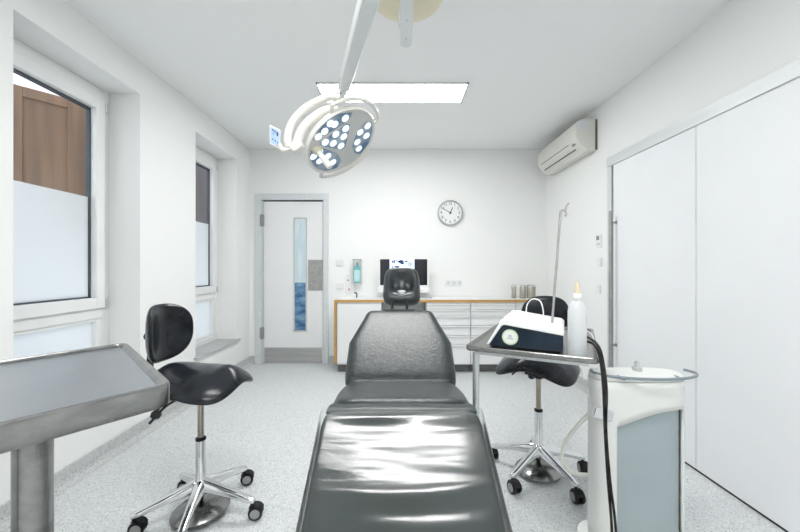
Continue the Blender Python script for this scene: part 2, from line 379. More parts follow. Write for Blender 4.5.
# ---------------------------------------------------------------- hinged door in the back wall
d = struct(bx('door_1', M['white'], -1.684, -.943, YB + .012, YB + .052, .008, 2.03))
fr = MB()
fr.box(-1.785, -1.70, YB - .02, YB + .1, 0, 2.125); fr.box(-.93, -.868, YB - .02, YB + .1, 0, 2.125); fr.box(-1.70, -.93, YB - .02, YB + .1, 2.045, 2.125)
fr.box(-1.70, -1.688, YB + .0, YB + .1, 0, 2.045); fr.box(-.94, -.93, YB, YB + .1, 0, 2.045)
fr.build('door_frame', M['rail'], d, bevel=.003)
bx('door_seal', M['black'], -1.69, -1.684, YB + .02, YB + .05, .0, 2.03, d)
bx('door_gap', M['black'], -1.70, -.93, YB + .03, YB + .05, 2.03, 2.045, d)
for z in (1.79, .385):
    MB().cyl((-1.694, YB - .012, z - .08), (-1.694, YB - .012, z + .08), .011, n=14).box(-1.72, -1.676, YB - .024, YB + .012, z - .07, z + .07).build('hinge', M['greyplastic'], d)
bx('kick_plate', M['kick'], -1.672, -.955, YB + .006, YB + .012, .012, .20, d)
bx('push_plate', M['handle'], -1.125, -.945, YB + .005, YB + .012, .916, 1.30, d)
vp = MB(); X0, X1, Z0, Z1 = -1.305, -1.142, .405, 1.825
vp.box(X0, X0 + .014, YB + .002, YB + .014, Z0, Z1); vp.box(X1 - .014, X1, YB + .002, YB + .014, Z0, Z1); vp.box(X0, X1, YB + .002, YB + .014, Z1 - .014, Z1); vp.box(X0, X1, YB + .002, YB + .014, Z0, Z0 + .014)
vp.build('vision_panel_frame', M['alu'], d)
bx('upper_glass', M['doorfrost'], X0 + .012, X1 - .012, YB + .004, YB + .011, 1.015, Z1 - .01, d)
bx('lower_glass', M['doorblue'], X0 + .012, X1 - .012, YB + .004, YB + .011, Z0 + .01, 1.015, d)

# ---------------------------------------------------------------- sliding doors on the right wall
XD = 1.765
for n, (a, b) in ((2, (2.11, 2.915)), (3, (.9, 2.104))):
    o = struct(bx('door_%d' % n, M['sliding'], XD, XD + .04, a, b, .014, 2.045, bevel=.002))
    if n == 2:
        h = MB(); hx, hy = 1.715, 2.875
        h.cyl((hx, hy, .36), (hx, hy, 1.665), .011, n=16)
        for z in (1.57, .58): h.cyl((hx, hy, z), (XD, hy, z), .008, n=12)
        for z in (1.57, .58): h.cyl((XD - .006, hy, z), (XD, hy, z), .014, n=12)
        h.build('door_handle', M['handle'], o, smooth=True)
struct(bx('door_4', M['sliding'], XD, XD + .04, -.6, .894, .014, 2.045, bevel=.002))
struct(bx('trim_1', M['rail'], XD - .012, XR, -.6, 2.99, 2.045, 2.125, bevel=.003))
struct(bx('trim_2', M['rail'], XD - .006, XR, 2.935, 2.99, 0, 2.045, bevel=.002))
struct(bx('door_foot_gap_shade', M['black'], XD + .006, XR, -.6, 2.935, 0, .013))  # black strip standing in for the dark gap under the sliding doors
struct(bx('door_edge_gap_shade', M['black'], XD + .02, XR, 2.917, 2.934, .013, 2.045))  # black strip painting the dark slit between door edge and post

# ---------------------------------------------------------------- ceiling lights
def led_panel(cx, cy, label):
    t = empty('ceiling_light', (cx, cy, H), 0, label, 'ceiling light', 'slim rectangular ceiling lights')
    m = MB(); a, b = .61, .165
    m.box(-a, a, -b, -b + .012, -.014, 0); m.box(-a, a, b - .012, b, -.014, 0); m.box(-a, -a + .012, -b, b, -.014, 0); m.box(a - .012, a, -b, b, -.014, 0)
    m.build('light_frame', M['rail'], t)
    MB().box(-a + .012, a - .012, -b + .012, b - .012, -.010, -.002).build('diffuser', M['ledpanel'], t)
led_panel(-.045, 3.0, 'long white rectangular light panel glowing on the ceiling')
led_panel(-.045, .55, 'unseen rectangular light panel added above the foot of the couch')  # out-of-view panel added to light the room and gloss the couch
led_panel(-.045, -1.0, 'unseen rectangular light panel added nearest the front wall')  # second extra panel, unseen, added for more even room light

# ---------------------------------------------------------------- worktop, cabinets
WT = empty('worktop', (0, 4.03, .81), 0, 'long white worktop with orange wood edge along the back wall', 'worktop')
MB().box(-.695, XR - .002, .012, YB - 4.03 - .001, .0, .0275).build('laminate_top', M['white'], WT)
MB().box(-.725, XR - .002, 0, .012, 0, .028).build('wood_edge', M['wood'], WT)
m = MB(); m.box(-.725, -.695, 0, .02, -.69, 0); m.build('wooden_end_edge', M['wood'], WT)
MB().box(-.723, -.697, .02, YB - 4.03 - .001, -.69, .0275).build('end_panel', M['white'], WT)
MB().box(-.184, .31, .30, .32, -.7, -.001).build('knee_space_back', M['niche'], WT)
def cab_base(t, x0, x1):
    MB().box(x0 + .003, x1 - .003, .022, .40, .10, .808).build('cabinet_body', M['white'], t)
    MB().box(x0 + .003, x1 - .003, .09, .38, 0, .10).build('plinth', M['plinth'], t)
t = empty('base_cabinet', (0, 4.03, 0), 0, 'white base cabinet with one plain door below the left end of the worktop', 'cabinet')
cab_base(t, -.695, -.186)
MB().box(-.69, -.19, 0.002, .022, .12, .79).build('door', M['white'], t, bevel=.002)
rows = [.795, .728, .655, .545, .433, .33, .105]
names = ['white drawer cabinet beside the knee space, seen left of the tray stand', 'white drawer cabinet in the middle of the row, seen behind the steel tray', 'white drawer cabinet in the right corner behind the right stool']
xs = [.325, .826, 1.335, 1.846]
for k in range(3):
    t = empty('drawer_cabinet', (0, 4.03, 0), 0, names[k], 'cabinet', 'white drawer units under the worktop')
    x0, x1 = xs[k], xs[k + 1]; cab_base(t, x0, x1)
    for j in range(6):
        zt, zb = rows[j] , rows[j + 1] + .004
        m = MB(); m.box(x0 + .006, x1 - .006, .004, .022, zb, zt - .022)
        m.prism([(-.012, zt - .012), (.022, zt), (.022, zt - .022), (.0, zt - .022)], x0 + .006, x1 - .006,
                T=Matrix(((0, 0, 1, 0), (1, 0, 0, 0), (0, 1, 0, 0), (0, 0, 0, 1))))
        m.build('drawer', M['white'], t)

# ---------------------------------------------------------------- wall clock
t = empty('wall_clock', (.65, YB, 1.885), 0, 'round steel-rimmed wall clock with white face and black hands on the back wall', 'clock')
RT = Matrix.Rotation(R(90), 4, 'X')
MB().lathe([(.10, 0), (.156, 0), (.160, .012), (.158, .035), (.146, .042), (.140, .034), (.139, .020), (.10, .020)], 48, RT, cap=False).build('rim', M['alu'], t, smooth=True)
MB().lathe([(.141, .004), (.141, .021)], 48, RT).build('dial', M['face'], t)
for h in range(12):
    m = MB(); a = R(90 - 30 * (h if h else 12)); s = str(h if h else 12)
    text_mesh(m, s, .046, Matrix.Translation((.112 * math.cos(a), -.0225, .112 * math.sin(a))) @ RT)
    m.build('numeral', M['black'], t)
def hand(ang, L, wd, nm, y):
    T = Matrix.Translation((0, y, 0)) @ Matrix.Rotation(R(ang), 4, 'Y')
    MB().prism([(-wd, -.02), (wd, -.02), (wd * .7, L), (-wd * .7, L)], 0, .0012, T=T @ RT).build(nm, M['black'], t)
hand(25, .072, .0055, 'hour_hand', -.024); hand(300, .105, .004, 'minute_hand', -.026)
MB().lathe([(.010, .022), (.010, .029)], 16, RT).build('hub', M['black'], t)

# ---------------------------------------------------------------- dispenser, switches, sockets
t = empty('soap_dispenser', (-.503, YB, 1.0), 0, 'turquoise hand sanitiser bottle in a steel wall holder left of the monitor', 'dispenser')
m = MB(); m.box(-.052, -.044, -.08, 0, .01, .30); m.box(.044, .052, -.08, 0, .01, .30); m.box(-.052, .052, -.006, 0, .01, .30); m.box(-.052, .052, -.08, 0, 0, .012)
m.build('holder', M['rail'], t)
m = MB(); m.tube([(-.05, -.02, .285), (-.05, -.10, .30), (.05, -.10, .30), (.05, -.02, .285)], .005, 8, smooth=False); m.build('pump_lever', M['greyplastic'], t)
m = MB(); m.box(-.040, .040, -.075, -.012, .014, .205); m.lathe([(.03, .205), (.012, .225), (.012, .235)], 16, Matrix.Translation((0, -.043, 0)))
m.build('bottle', M['teal'], t, bevel=.004)
MB().box(-.036, .036, -.0765, -.0752, .03, .175).build('bottle_label', M['tealight'], t)
MB().lathe([(.010, .233), (.010, .27)], 12, Matrix.Translation((0, -.043, 0))).build('pump_head', M['greyplastic'], t)
def plate(name, x, z, w_, h_, label, cat, group, kind=None, wall='back', y=None):
    if wall == 'back':
        t = empty(name, (x, YB, z), 0, label, cat, group)
    else:
        t = empty(name, (XR, y, z), R(90) * 3, label, cat, group)    # local -Y faces into the room
        t.rotation_euler.z = -R(90)
    MB().box(-w_ / 2, w_ / 2, -.009, 0, -h_ / 2, h_ / 2).build('plate', M['white'], t, bevel=.002)
    return t
t = plate('light_switch', -.73, 1.26, .082, .082, 'white double light switch between door and dispenser, the upper one', 'switch', 'switches right of the door')
MB().box(-.033, -.001, -.014, -.009, -.032, .032).build('rocker', M['white'], t, bevel=.001); MB().box(.001, .033, -.014, -.009, -.032, .032).build('rocker', M['white'], t, bevel=.001)
t = plate('light_switch', -.73, .975, .082, .082, 'white light switch just above the worktop, nearest the door', 'switch', 'switches right of the door')
MB().box(-.033, .033, -.014, -.009, -.032, .032).build('rocker', M['white'], t, bevel=.001)
t = plate('wall_socket', -.62, .995, .082, .23, 'white wall socket strip with two red marks left of the dispenser', 'socket', None)
for z in (.05, -.065): MB().lathe([(.010, 0), (.010, .004)], 16, Matrix.Translation((0.01 if z < 0 else 0, -.009, z)) @ RT).build('red_mark', M['red'], t)
for k in range(3):
    pos = ['leftmost', 'middle', 'rightmost'][k]
    t = plate('wall_socket', .628 + .07 * k, 1.01, .071, .078, 'white round wall socket right of the monitor, %s of the three' % pos, 'socket', 'sockets right of the monitor')
    MB().lathe([(.022, 0), (.022, .005), (.018, .005), (.018, .001), (.0005, .001)], 24, Matrix.Translation((0, -.009, 0)) @ RT, cap=False).build('socket_ring', M['rail'], t)
t = plate('thermostat', 0, 1.45, .085, .125, 'white thermostat with small grey-green display on the right wall', 'thermostat', None, wall='r', y=3.27)
MB().box(-.026, .014, -.013, -.009, .008, .045).build('display', M['lcd'], t)
for k in range(2): MB().box(-.02 + .03 * k, -.005 + .03 * k, -.012, -.009, -.035, -.022).build('button', M['greyprint'], t)
t = plate('light_switch', 0, 1.255, .07, .082, 'white light switch on the right wall directly below the thermostat', 'switch', 'switches on the right wall', wall='r', y=3.25)
MB().box(-.028, .028, -.014, -.009, -.032, .032).build('rocker', M['white'], t, bevel=.001)
t = plate('light_switch', 0, 1.005, .07, .082, 'lower white light switch on the right wall beside the clear bottle', 'switch', 'switches on the right wall', wall='r', y=3.27)
MB().box(-.028, .028, -.014, -.009, -.032, .032).build('rocker', M['white'], t, bevel=.001)

# ---------------------------------------------------------------- monitor and worktop items
t = empty('computer_monitor', (.068, 4.27, .838), 0, 'white-framed monitor showing a pale blue image between black bars', 'monitor')
MB().prism(rrect(-.305, .305, .065, .475, .012), -.012, .018, T=RT).build('casing', M['white'], t, bevel=.002)
MB().box(-.282, .282, -.0195, -.0175, .155, .465).build('screen', M['screenblack'], t)
MB().box(-.168, .128, -.0205, -.0192, .155, .465).build('screen_image', M['screenlit'], t)
m = MB()
for (x, z, w_, h_) in ((-.03, .435, .032, .022), (-.015, .415, .02, .012), (-.11, .435, .008, .022), (-.06, .437, .02, .008), (.03, .437, .02, .010), (-.08, .375, .035, .010), (-.13, .435, .01, .02), (-.09, .45, .02, .004), (-.13, .375, .008, .014)):
    m.prism([(x + w_ * math.cos(a * PI / 6), z + h_ * math.sin(a * PI / 6)) for a in range(12)], .0205, .0212, T=RT)
m.build('image_marks', M['screenblue'], t)
m = MB(); m.prism([(.075 + .028 * math.cos(a * PI / 8), .405 + .028 * math.sin(a * PI / 8)) for a in range(16)], .0205, .0212, T=RT); m.build('image_circle', M['paleblue'], t)
m = MB(); m.box(-.09, .09, -.09, .08, 0, .012); m.box(-.045, .045, .018, .03, .0, .2); m.build('stand', M['alu'], t, bevel=.003)
o = MB().box(-.13, .13, -.09, .09, 0, .008).build('document', M['paper']); o.location = (-.42, 4.25, .8378); tag(o, 'pale flat document tray lying on the worktop left of the monitor', 'document')
m = MB(); m.tube([(0, 0, 0), (0, 0, .05), (-.012, -.01, .068), (-.028, -.015, .06)], .008, 10); m.lathe([(.014, 0), (.012, .006)], 14)
o = m.build('desk_hook', M['black'], smooth=True); o.location = (-.49, 4.22, .838); tag(o, 'small black hooked stand on the worktop below the sanitiser bottle', 'stand')
o = MB().box(-.028, .028, -.012, .012, 0, .014).build('small_box', M['greyprint']); o.location = (.37, 4.22, .838); tag(o, 'tiny grey box on the worktop right of the headrest', 'box')
def jar(x, r, h, label):
    t = empty('storage_jar', (x, 4.25, .838), 0, label, 'jar', 'jars on the right end of the worktop')
    MB().lathe([(r, 0), (r, h * .82), (r * .92, h * .88)], 28).build('jar_body', M['jar'], t, smooth=True)
    MB().lathe([(r * .95, h * .88), (r * .97, h * .97), (r * .8, h)], 28).build('lid', M['alu'], t, smooth=True)
jar(1.385, .028, .16, 'slim grey jar on the worktop, leftmost of the three')
jar(1.492, .037, .155, 'middle grey jar with steel lid, close to the widest jar')
jar(1.59, .052, .16, 'widest grey jar with steel lid at the right end of the worktop')

# ---------------------------------------------------------------- air conditioner
t = empty('air_conditioner', (XR, 3.75, 2.30), 0, 'cream split air conditioner high on the right wall', 'air conditioner')
prof = [(0, 0), (-.09, -.01), (-.155, .03), (-.20, .10), (-.205, .20), (-.185, .262), (-.14, .285), (0, .285)]
T = Matrix(((1, 0, 0, 0), (0, 0, 1, 0), (0, 1, 0, 0), (0, 0, 0, 1)))
L = .45
MB().prism(prof, -L, L, T=T).build('body', M['acwhite'], t, smooth=True, bevel=.008, seg=3)
def acbar(u0, u1, y0, y1, m_, nm, out=.003):
    (xa, za), (xb, zb) = u0, u1
    d_ = Vector((xb - xa, 0, zb - za)).normalized(); n_ = Vector((d_.z, 0, -d_.x))
    if n_.x > 0: n_ = -n_
    vs = []
    for k in (-.004, out):
        for (x, z) in (u0, u1):
            for y in (y0, y1): vs.append(Vector((x, y, z)) + n_ * k)
    MB().add(vs, [[0, 1, 3, 2], [4, 6, 7, 5], [0, 4, 5, 1], [2, 3, 7, 6], [0, 2, 6, 4], [1, 5, 7, 3]]).build(nm, m_, t)
acbar((-.172, .055), (-.192, .087), -.36, .36, M['acwhite'], 'louvre', .006)
acbar((-.192, .089), (-.196, .095), -.30, .36, M['acslot'], 'air_slot', .004)
acbar((-.150, .026), (-.158, .034), -.36, .36, M['acslot'], 'air_slot', .004)
acbar((-.176, .060), (-.186, .077), -.40, -.35, M['greyplastic'], 'receiver_window', .008)
MB().box(-.175, -.095, -L - .002, -L + .001, .185, .262).build('sticker', M['paleblue' if 0 else 'paper'], t)
m = MB()
for k in range(3): m.box(-.168, -.12, -L - .0035, -L - .0015, .205 + .018 * k, .213 + .018 * k)
m.box(-.113, -.102, -L - .0035, -L - .0015, .20, .25); m.build('sticker_print', M['rail'], t)
MB().box(-.02, 0, -L - .004, -L + .01, .0, .28).build('back_plate', M['acslot'], t)

# ---------------------------------------------------------------- treatment couch
t = empty('treatment_couch', (0.012, 1.3, 0), 0, 'dark grey leather treatment couch with raised back, in the middle of the room', 'couch')
def lp(y, z): return Vector((0, y - 1.3, z))
# leg section: slopes down toward its foot end
sl = math.atan(.14)
Lm = .86
cy = 1.205 - Lm / 2 * math.cos(sl); cz = .745 - Lm / 2 * math.sin(sl)
TL = Matrix.Translation(lp(cy, cz)) @ Matrix.Rotation(sl, 4, 'X') @ Matrix.Translation((0, 0, -.055))
wl = lambda y: (.268 + (y - .43) * .1035) / .268
MB().cushion(.268, Lm / 2, .11, w=wl, e=18, p=16, T=TL, na=96).build('leg_cushion', M['couchleg'], t, smooth=True)
# clear plastic cover, wrinkled, draped over the leg cushion
m = MB(); NX, NY = 60, 150; vs = []; fs = []
random.seed(11)
wr = [(random.uniform(-.4, .36), random.uniform(.016, .034), random.uniform(.0012, .0036), random.uniform(-.12, .12), random.uniform(.12, .28), random.uniform(-.12, .12)) for _ in range(26)]
for j in range(NY + 1):
    y = -.44 + (.395 + .44) * j / NY
    for i in range(NX + 1):
        u = -1 + 2 * i / NX
        hw = .262 * wl(y) + .008; arc = u * (hw + .07)
        if abs(arc) <= hw - .015: x = arc; z = .004
        else:
            s_ = abs(arc) - (hw - .015); a = min(s_ / .015, PI / 2)
            x = math.copysign(hw - .015 + .015 * math.sin(a), u); z = .004 - .015 * (1 - math.cos(a)) - max(0, s_ - .015 * PI / 2)
        wz = 0
        for (yc, sg, am, tl, ln, xc) in wr:
            wz += am * math.exp(-((y - yc - tl * (x - xc) - .25 * (x - xc) ** 2) / sg) ** 2) * math.exp(-((x - xc) / ln) ** 2)
        vs.append(TL @ Vector((x, y, .055 + z + wz + .005 * min(1, (x / .24) ** 2))))
for j in range(NY):
    for i in range(NX): a = j * (NX + 1) + i; fs.append([a, a + 1, a + NX + 2, a + NX + 1])
m.add(vs, fs).build('plastic_cover', M['cover'], t, smooth=True, recalc=False)
# seat
TS = Matrix.Translation(lp(1.455, .712)) @ Matrix.Rotation(-R(9), 4, 'X') @ Matrix.Translation((0, 0, -.04))
MB().cushion(.263, .235, .085, e=8, p=9, T=TS, w=lambda y: 1 - .06 * max(0, -y) / .235, mid=lambda x, y: -.03 * max(0, 1 - (y + .235) / .05) ** 2 * .5, na=96).build('seat_cushion', M['couch'], t, smooth=True)
MB().cushion(.258, .05, .035, e=7, p=4, T=Matrix.Translation(lp(1.235, .728 - .012))).build('seat_roll', M['couch'], t, smooth=True)
# back
ab = R(27)
TB = Matrix.Translation(lp(1.645, .672)) @ Matrix.Rotation(ab, 4, 'X') @ Matrix.Translation((0, .315, -.038))
def wb(y):
    s_ = y + .315
    if s_ < .30: v = .262 + (.281 - .262) * math.sin(s_ / .30 * PI / 2)
    elif s_ < .40: v = .281 - .9 * (s_ - .30) ** 2 * 3.4
    else: v = .2505 - (s_ - .40) * .215
    return max(v, .2) / .281
MB().cushion(.281, .315, .078, e=16, p=13, w=wb, T=TB, na=128, nr=18).build('back_cushion', M['couch'], t, smooth=True)
MB().cushion(.265, .29, .03, e=14, p=10, w=wb, T=TB @ Matrix.Translation((0, 0, -.052))).build('back_shell', M['greyplastic'], t, smooth=True)
# base under the couch
m = MB(); m.prism(rrect(-.17, .17, -.15, .45, .05), .0, .09); m.prism(rrect(-.11, .11, .02, .28, .04), .09, .50); m.box(-.15, .15, -.05, .40, .50, .60)
m.build('couch_base', M['cartwhite'], t, bevel=.006)
m = MB(); m.cyl(lp(1.25, .55) + Vector((-.1, 0, 0)), lp(.75, .47) + Vector((-.1, 0, 0)), .018); m.cyl(lp(1.25, .55) + Vector((.1, 0, 0)), lp(.75, .47) + Vector((.1, 0, 0)), .018)
m.cyl(lp(1.5, .57) + Vector((-.1, 0, 0)), lp(1.95, .72) + Vector((-.1, 0, 0)), .018); m.cyl(lp(1.5, .57) + Vector((.1, 0, 0)), lp(1.95, .72) + Vector((.1, 0, 0)), .018)
m.build('support_frame', M['chrome'], t, smooth=True)
# headrest bracket
m = MB(); m.box(-.105, .093, .93, .96, .925, .942); m.build('headrest_bracket', M['black'], t, bevel=.003)
m = MB()
for x in (-.05, .045): m.cyl((x, .955, .93), (x, 1.02, 1.0), .009, n=12)
m.box(-.03, .025, .90, 1.0, .88, .93)
m.build('headrest_post', M['black'], t)
# headrest
def htop(x, y):
    v = -.066 * math.exp(-(((x) / .072) ** 2 + ((y - .03) / .078) ** 2) ** 1.3)
    v -= .040 * math.exp(-((x / .030) ** 2 + ((y + .040) / .034) ** 2))
    v -= .034 * math.exp(-(((abs(x) - .055) / .020) ** 2 + ((y + .02) / .04) ** 2))
    v += .008 * math.exp(-((x / .06) ** 2 + ((y - .085) / .03) ** 2))
    return v
TH = Matrix.Translation(lp(2.385, 1.088) + Vector((.013, 0, 0))) @ Matrix.Rotation(R(62), 4, 'X') @ Matrix.Translation((0, .0, -.02))
TH0 = TH
MB().cushion(.128, .137, .12, e=4.6, p=5, w=lambda y: .96 - .30 * y - 3.0 * max(0, y) ** 2, top=htop, T=TH, na=96, nr=30).build('headrest', M['head'], t, smooth=True)
MB().cushion(.030, .020, .02, e=3, p=3, T=TH @ Matrix.Translation((0, -.052, .012))).build('headrest_insert', M['greypaint'], t, smooth=True)

# ---------------------------------------------------------------- saddle stools
def stool(loc, base_deg, face, label, swivels, sx=.04, wide=1.0):
    t = empty('saddle_stool', loc, 0, label, 'stool', 'black saddle stools on wheels')
    MB().lathe([(.028, .10), (.034, .115), (.034, .15), (.0235, .165), (.0235, .365), (.019, .37)], 28).build('column', M['chrome'], t, smooth=True)
    MB().lathe([(.021, .362), (.024, .366), (.024, .376), (.016, .38)], 24).build('collar', M['black'], t)
    MB().lathe([(.0145, .37), (.0145, .60)], 24).build('piston', M['bronze'], t, smooth=True)
    for k in range(5):
        a = R(base_deg + 72 * k); ca, sa = math.cos(a), math.sin(a); q = Vector((-sa, ca, 0)); u = Vector((ca, sa, 0))
        st = [(.02, .148, .030, .030, .020), (.05, .143, .026, .022, .018), (.15, .118, .020, .016, .013), (.25, .092, .018, .016, .010), (.278, .086, .014, .012, .008)]
        vs = []; fs = []
        for (r_, z, wt, wbm, hh) in st:
            c = u * r_ + Vector((0, 0, z))
            for (px_, sz) in ((-1, -1), (1, -1), (1, 0.3), (.55, 1), (-.55, 1), (-1, .3)): vs.append(c + q * (wt * px_) * .95 + Vector((0, 0, hh * 1.35 * sz)))
        for i in range(len(st) - 1):
            for j in range(6): j2 = (j + 1) % 6; fs.append([i * 6 + j, i * 6 + j2, (i + 1) * 6 + j2, (i + 1) * 6 + j])
        fs.append(list(range(6))); fs.append([(len(st) - 1) * 6 + j for j in range(6)])
        leg = MB().add(vs, fs).build('leg', M['chrome'], t, smooth=True, bevel=.004)
        c = u * .265; sw = swivels[k]; ax = Vector((math.cos(sw), math.sin(sw), 0)); fw = Vector((-ax.y, ax.x, 0)) * .016
        m = MB(); wz = .0335; cc = c + fw + Vector((0, 0, wz))
        for sd in (-1, 1):
            T = Matrix.Translation(cc + ax * .006 * sd) @ (ax * sd).to_track_quat('Z', 'Y').to_matrix().to_4x4()
            m.lathe([(.028, 0), (.033, .003), (.0335, .012), (.031, .019), (.025, .020)], 26, T, mi=0)
            m.lathe([(.023, .0195), (.021, .0225), (.008, .0225)], 26, T, mi=1)
        m.cyl(c + Vector((0, 0, .04)), c + Vector((0, 0, .085)), .008, n=10, mi=2)
        # hood over the wheels
        vs = []; fs = []; n = 9
        for hx_ in (-.006, .006):
            for i in range(n):
                b = R(20 + 140 * i / (n - 1)); d_ = fw.normalized() * math.cos(b) * .037 + Vector((0, 0, math.sin(b) * .037)); vs.append(cc + ax * hx_ * 3.2 + d_)
        for i in range(n - 1): fs.append([i, i + 1, n + i + 1, n + i])
        m.add(vs, fs, 0)
        m.build('caster', [M['rubber'], M['greyplastic'], M['black']], leg, smooth=True)
    # domed foot disc
    Td = Matrix.Translation((.0, .0, .038)) @ Matrix.Rotation(R(-4), 4, 'Y')
    MB().lathe([(.001, .030), (.05, .026), (.09, .017), (.118, .004), (.131, -.008), (.131, -.014), (.124, -.016), (.001, -.015)], 48, Td, cap=False).build('foot_disc', M['steel'], t, smooth=True)
    MB().lathe([(.012, .06), (.012, .12)], 16).build('foot_disc_stem', M['black'], t)
    RZ = Matrix.Rotation(face, 4, 'Z')             # local +X = the way the sitter faces
    def smid(x, y):
        v = .026 - 1.45 * abs(y) ** 2.05 * (1 + .9 * max(0, x) / .19)
        v += .55 * max(0, -x - .04) ** 1.6 * (1 - .5 * abs(y) / .19)
        v += .018 * math.exp(-((x - .14) / .05) ** 2 - (y / .05) ** 2)
        v -= .55 * max(0, x - .10) ** 1.3
        return v
    MB().cushion(.205, .195 * wide, .080, mid=smid, e=3.0, p=4, T=RZ @ Matrix.Translation((sx, 0, .660)), na=80, nr=24).build('seat', M['leather'], t, smooth=True)
    m = MB(); m.box(-.11, .09, -.055, .055, .592, .615, T=RZ); m.cyl((0, 0, .56), (0, 0, .60), .028); m.build('seat_plate', M['black'], t, bevel=.004)
    def RP(x, y, z): return RZ @ Vector((x, y, z))
    m = MB(); m.tube([RP(-.08, 0, .60), RP(-.20, 0, .60), RP(-.262, 0, .64), RP(-.268, 0, .75), RP(-.25, 0, .86)], .011, 10, flat=1.8); m.build('back_support', M['black'], t, smooth=True)
    TBk = RZ @ Matrix.Translation((-.215, 0, .885)) @ Matrix(((0, 0, 1, 0), (1, 0, 0, 0), (0, 1, 0, 0), (0, 0, 0, 1)))
    bk = MB().cushion(.146, .142, .060, e=2.8, p=3.2, w=lambda y: 1 - .5 * max(0, -y - .02) , mid=lambda x, y: 3.2 * x * x + .8 * (y + .02) ** 2 * (1 if y < 0 else 0), T=TBk, na=72, nr=18).build('backrest', M['leather'], t, smooth=True)
    MB().cyl(RP(-.29, 0, .865), RP(-.245, 0, .865), .018, n=14).build('back_knob', M['black'], bk)
    m = MB(); m.tube([RP(-.05, -.05, .595), RP(-.08, -.13, .575), RP(-.11, -.19, .52)], .006, 8); m.build('lever', M['black'], t, smooth=True)
    m = MB(); m.tube([RP(-.12, -.03, .60), RP(-.165, -.085, .53)], .006, 8); m.lathe([(.012, -.012), (.022, -.008), (.022, .010), (.012, .014)], 7, Matrix.Translation(RP(-.165, -.085, .515)) @ Matrix.Rotation(R(60), 4, 'X'))
    m.build('tilt_knob', M['black'], t)
    return t
stool((-.965, 1.74, 0), 210, R(-6), 'black saddle stool on wheels beside the steel table at left', [R(-78), R(-100), R(-80), R(-75), R(-90)], .018)
stool((.824, 2.086, 0), 3, R(234), 'black saddle stool on wheels behind the steel tray stand at right', [R(175), R(170), R(10), R(200), R(185)], .03, 1.12)

# ---------------------------------------------------------------- big steel table, front left
ux, uy = .588, .809
P1, P2 = Vector((-.521, .827)), Vector((-.975, 1.28))
P3 = P2 - Vector((ux, uy)) * 1.05; P4 = P1 - Vector((ux, uy)) * 1.05
cen = (P1 + P2 + P3 + P4) / 4
t = empty('steel_table', (cen.x, cen.y, 0), 0, 'large stainless steel table with a rounded rim at the left edge of the photo', 'table')
poly = [tuple(p - cen) for p in (P1, P2, P3, P4)]
rp = roundpoly(poly, .045)
n = len(rp)
def inset(pl, d_):
    out = []
    for i in range(len(pl)):
        a, b, c = Vector(pl[i - 1]), Vector(pl[i]), Vector(pl[(i + 1) % len(pl)])
        if (b - a).length < 1e-6 or (c - b).length < 1e-6: tdir = (c - a).normalized()
        else: tdir = ((b - a).normalized() + (c - b).normalized()).normalized()
        nn = Vector((-tdir.y, tdir.x)); 
        if nn.dot(-b) < 0: nn = -nn
        out.append(tuple(b + nn * d_))
    return out
rings = [(0, .890), (0, .934), (.004, .940), (.016, .940), (.022, .932), (.026, .931)]
vs = []; fs = []
for d_, z in rings: vs += [(x, y, z) for x, y in inset(rp, d_)]
for i in range(len(rings) - 1):
    for k in range(n): k2 = (k + 1) % n; fs.append([i * n + k, i * n + k2, (i + 1) * n + k2, (i + 1) * n + k])
fs.append([k for k in range(n)])
MB().add(vs, fs).build('table_rim', M['steel'], t, smooth=True)
MB().add([(x, y, .9312) for x, y in inset(rp, .024)] + [(x, y, .925) for x, y in inset(rp, .024)], [list(range(n)), [n + k for k in range(n)][::-1]] + [[k, (k + 1) % n, n + (k + 1) % n, n + k] for k in range(n)]).build('table_top', M['steeltop'], t)
lx, ly = -.886 - cen.x, .863 - cen.y
for nm, (x, y) in (('table_leg', (lx, ly)), ('table_leg', (lx - ux * .42, ly - uy * .42))):
    MB().lathe([(.037, .012), (.037, .892)], 36, Matrix.Translation((x, y, 0))).build(nm, M['steel'], t, smooth=True)
    MB().lathe([(.12, 0), (.12, .006), (.11, .014), (.037, .016)], 36, Matrix.Translation((x, y, 0))).build('foot_plate', M['steel'], t, smooth=True)

# ---------------------------------------------------------------- tray stand
e1 = Vector((.89, -.456)); e2 = Vector((.456, .89)); TL0 = Vector((.248, 1.317)); TW, TD, TZ = .435, .62, .91
c0 = TL0 + e1 * TW / 2 + e2 * TD / 2
rz = math.atan2(e1.y, e1.x)
t = empty('tray_stand', (c0.x, c0.y, 0), rz, 'stainless steel tray table on thin legs holding the black and white device', 'tray table')
rp = rrect(-TW / 2, TW / 2, -TD / 2, TD / 2, .02, 4); n = len(rp)
rings = [(.02, .899), (.004, .901), (0, .905), (0, .917), (.003, .920), (.007, .918), (.014, .911), (.02, .910)]
vs = []; fs = []
for d_, z in rings: vs += [(x, y, z) for x, y in inset(rp, d_)]
for i in range(len(rings) - 1):
    for k in range(n): k2 = (k + 1) % n; fs.append([i * n + k, i * n + k2, (i + 1) * n + k2, (i + 1) * n + k])
fs.append([k for k in range(n)]); fs.append([(len(rings) - 1) * n + k for k in range(n)][::-1])
MB().add(vs, fs).build('tray', M['steel'], t, smooth=True)
MB().box(-TW / 2 + .03, TW / 2 - .03, -TD / 2 + .03, TD / 2 - .03, .885, .896).build('under_frame', M['alu'], t)
MB().cyl((-TW / 2 + .032, -TD / 2 + .035, .03), (-TW / 2 + .032, -TD / 2 + .035, .89), .0125, n=16).build('leg', M['alu'], t, smooth=True)
m = MB(); x, y = -TW / 2 + .032, -TD / 2 + .035
q = Matrix.Rotation(-rz, 3, 'Z')
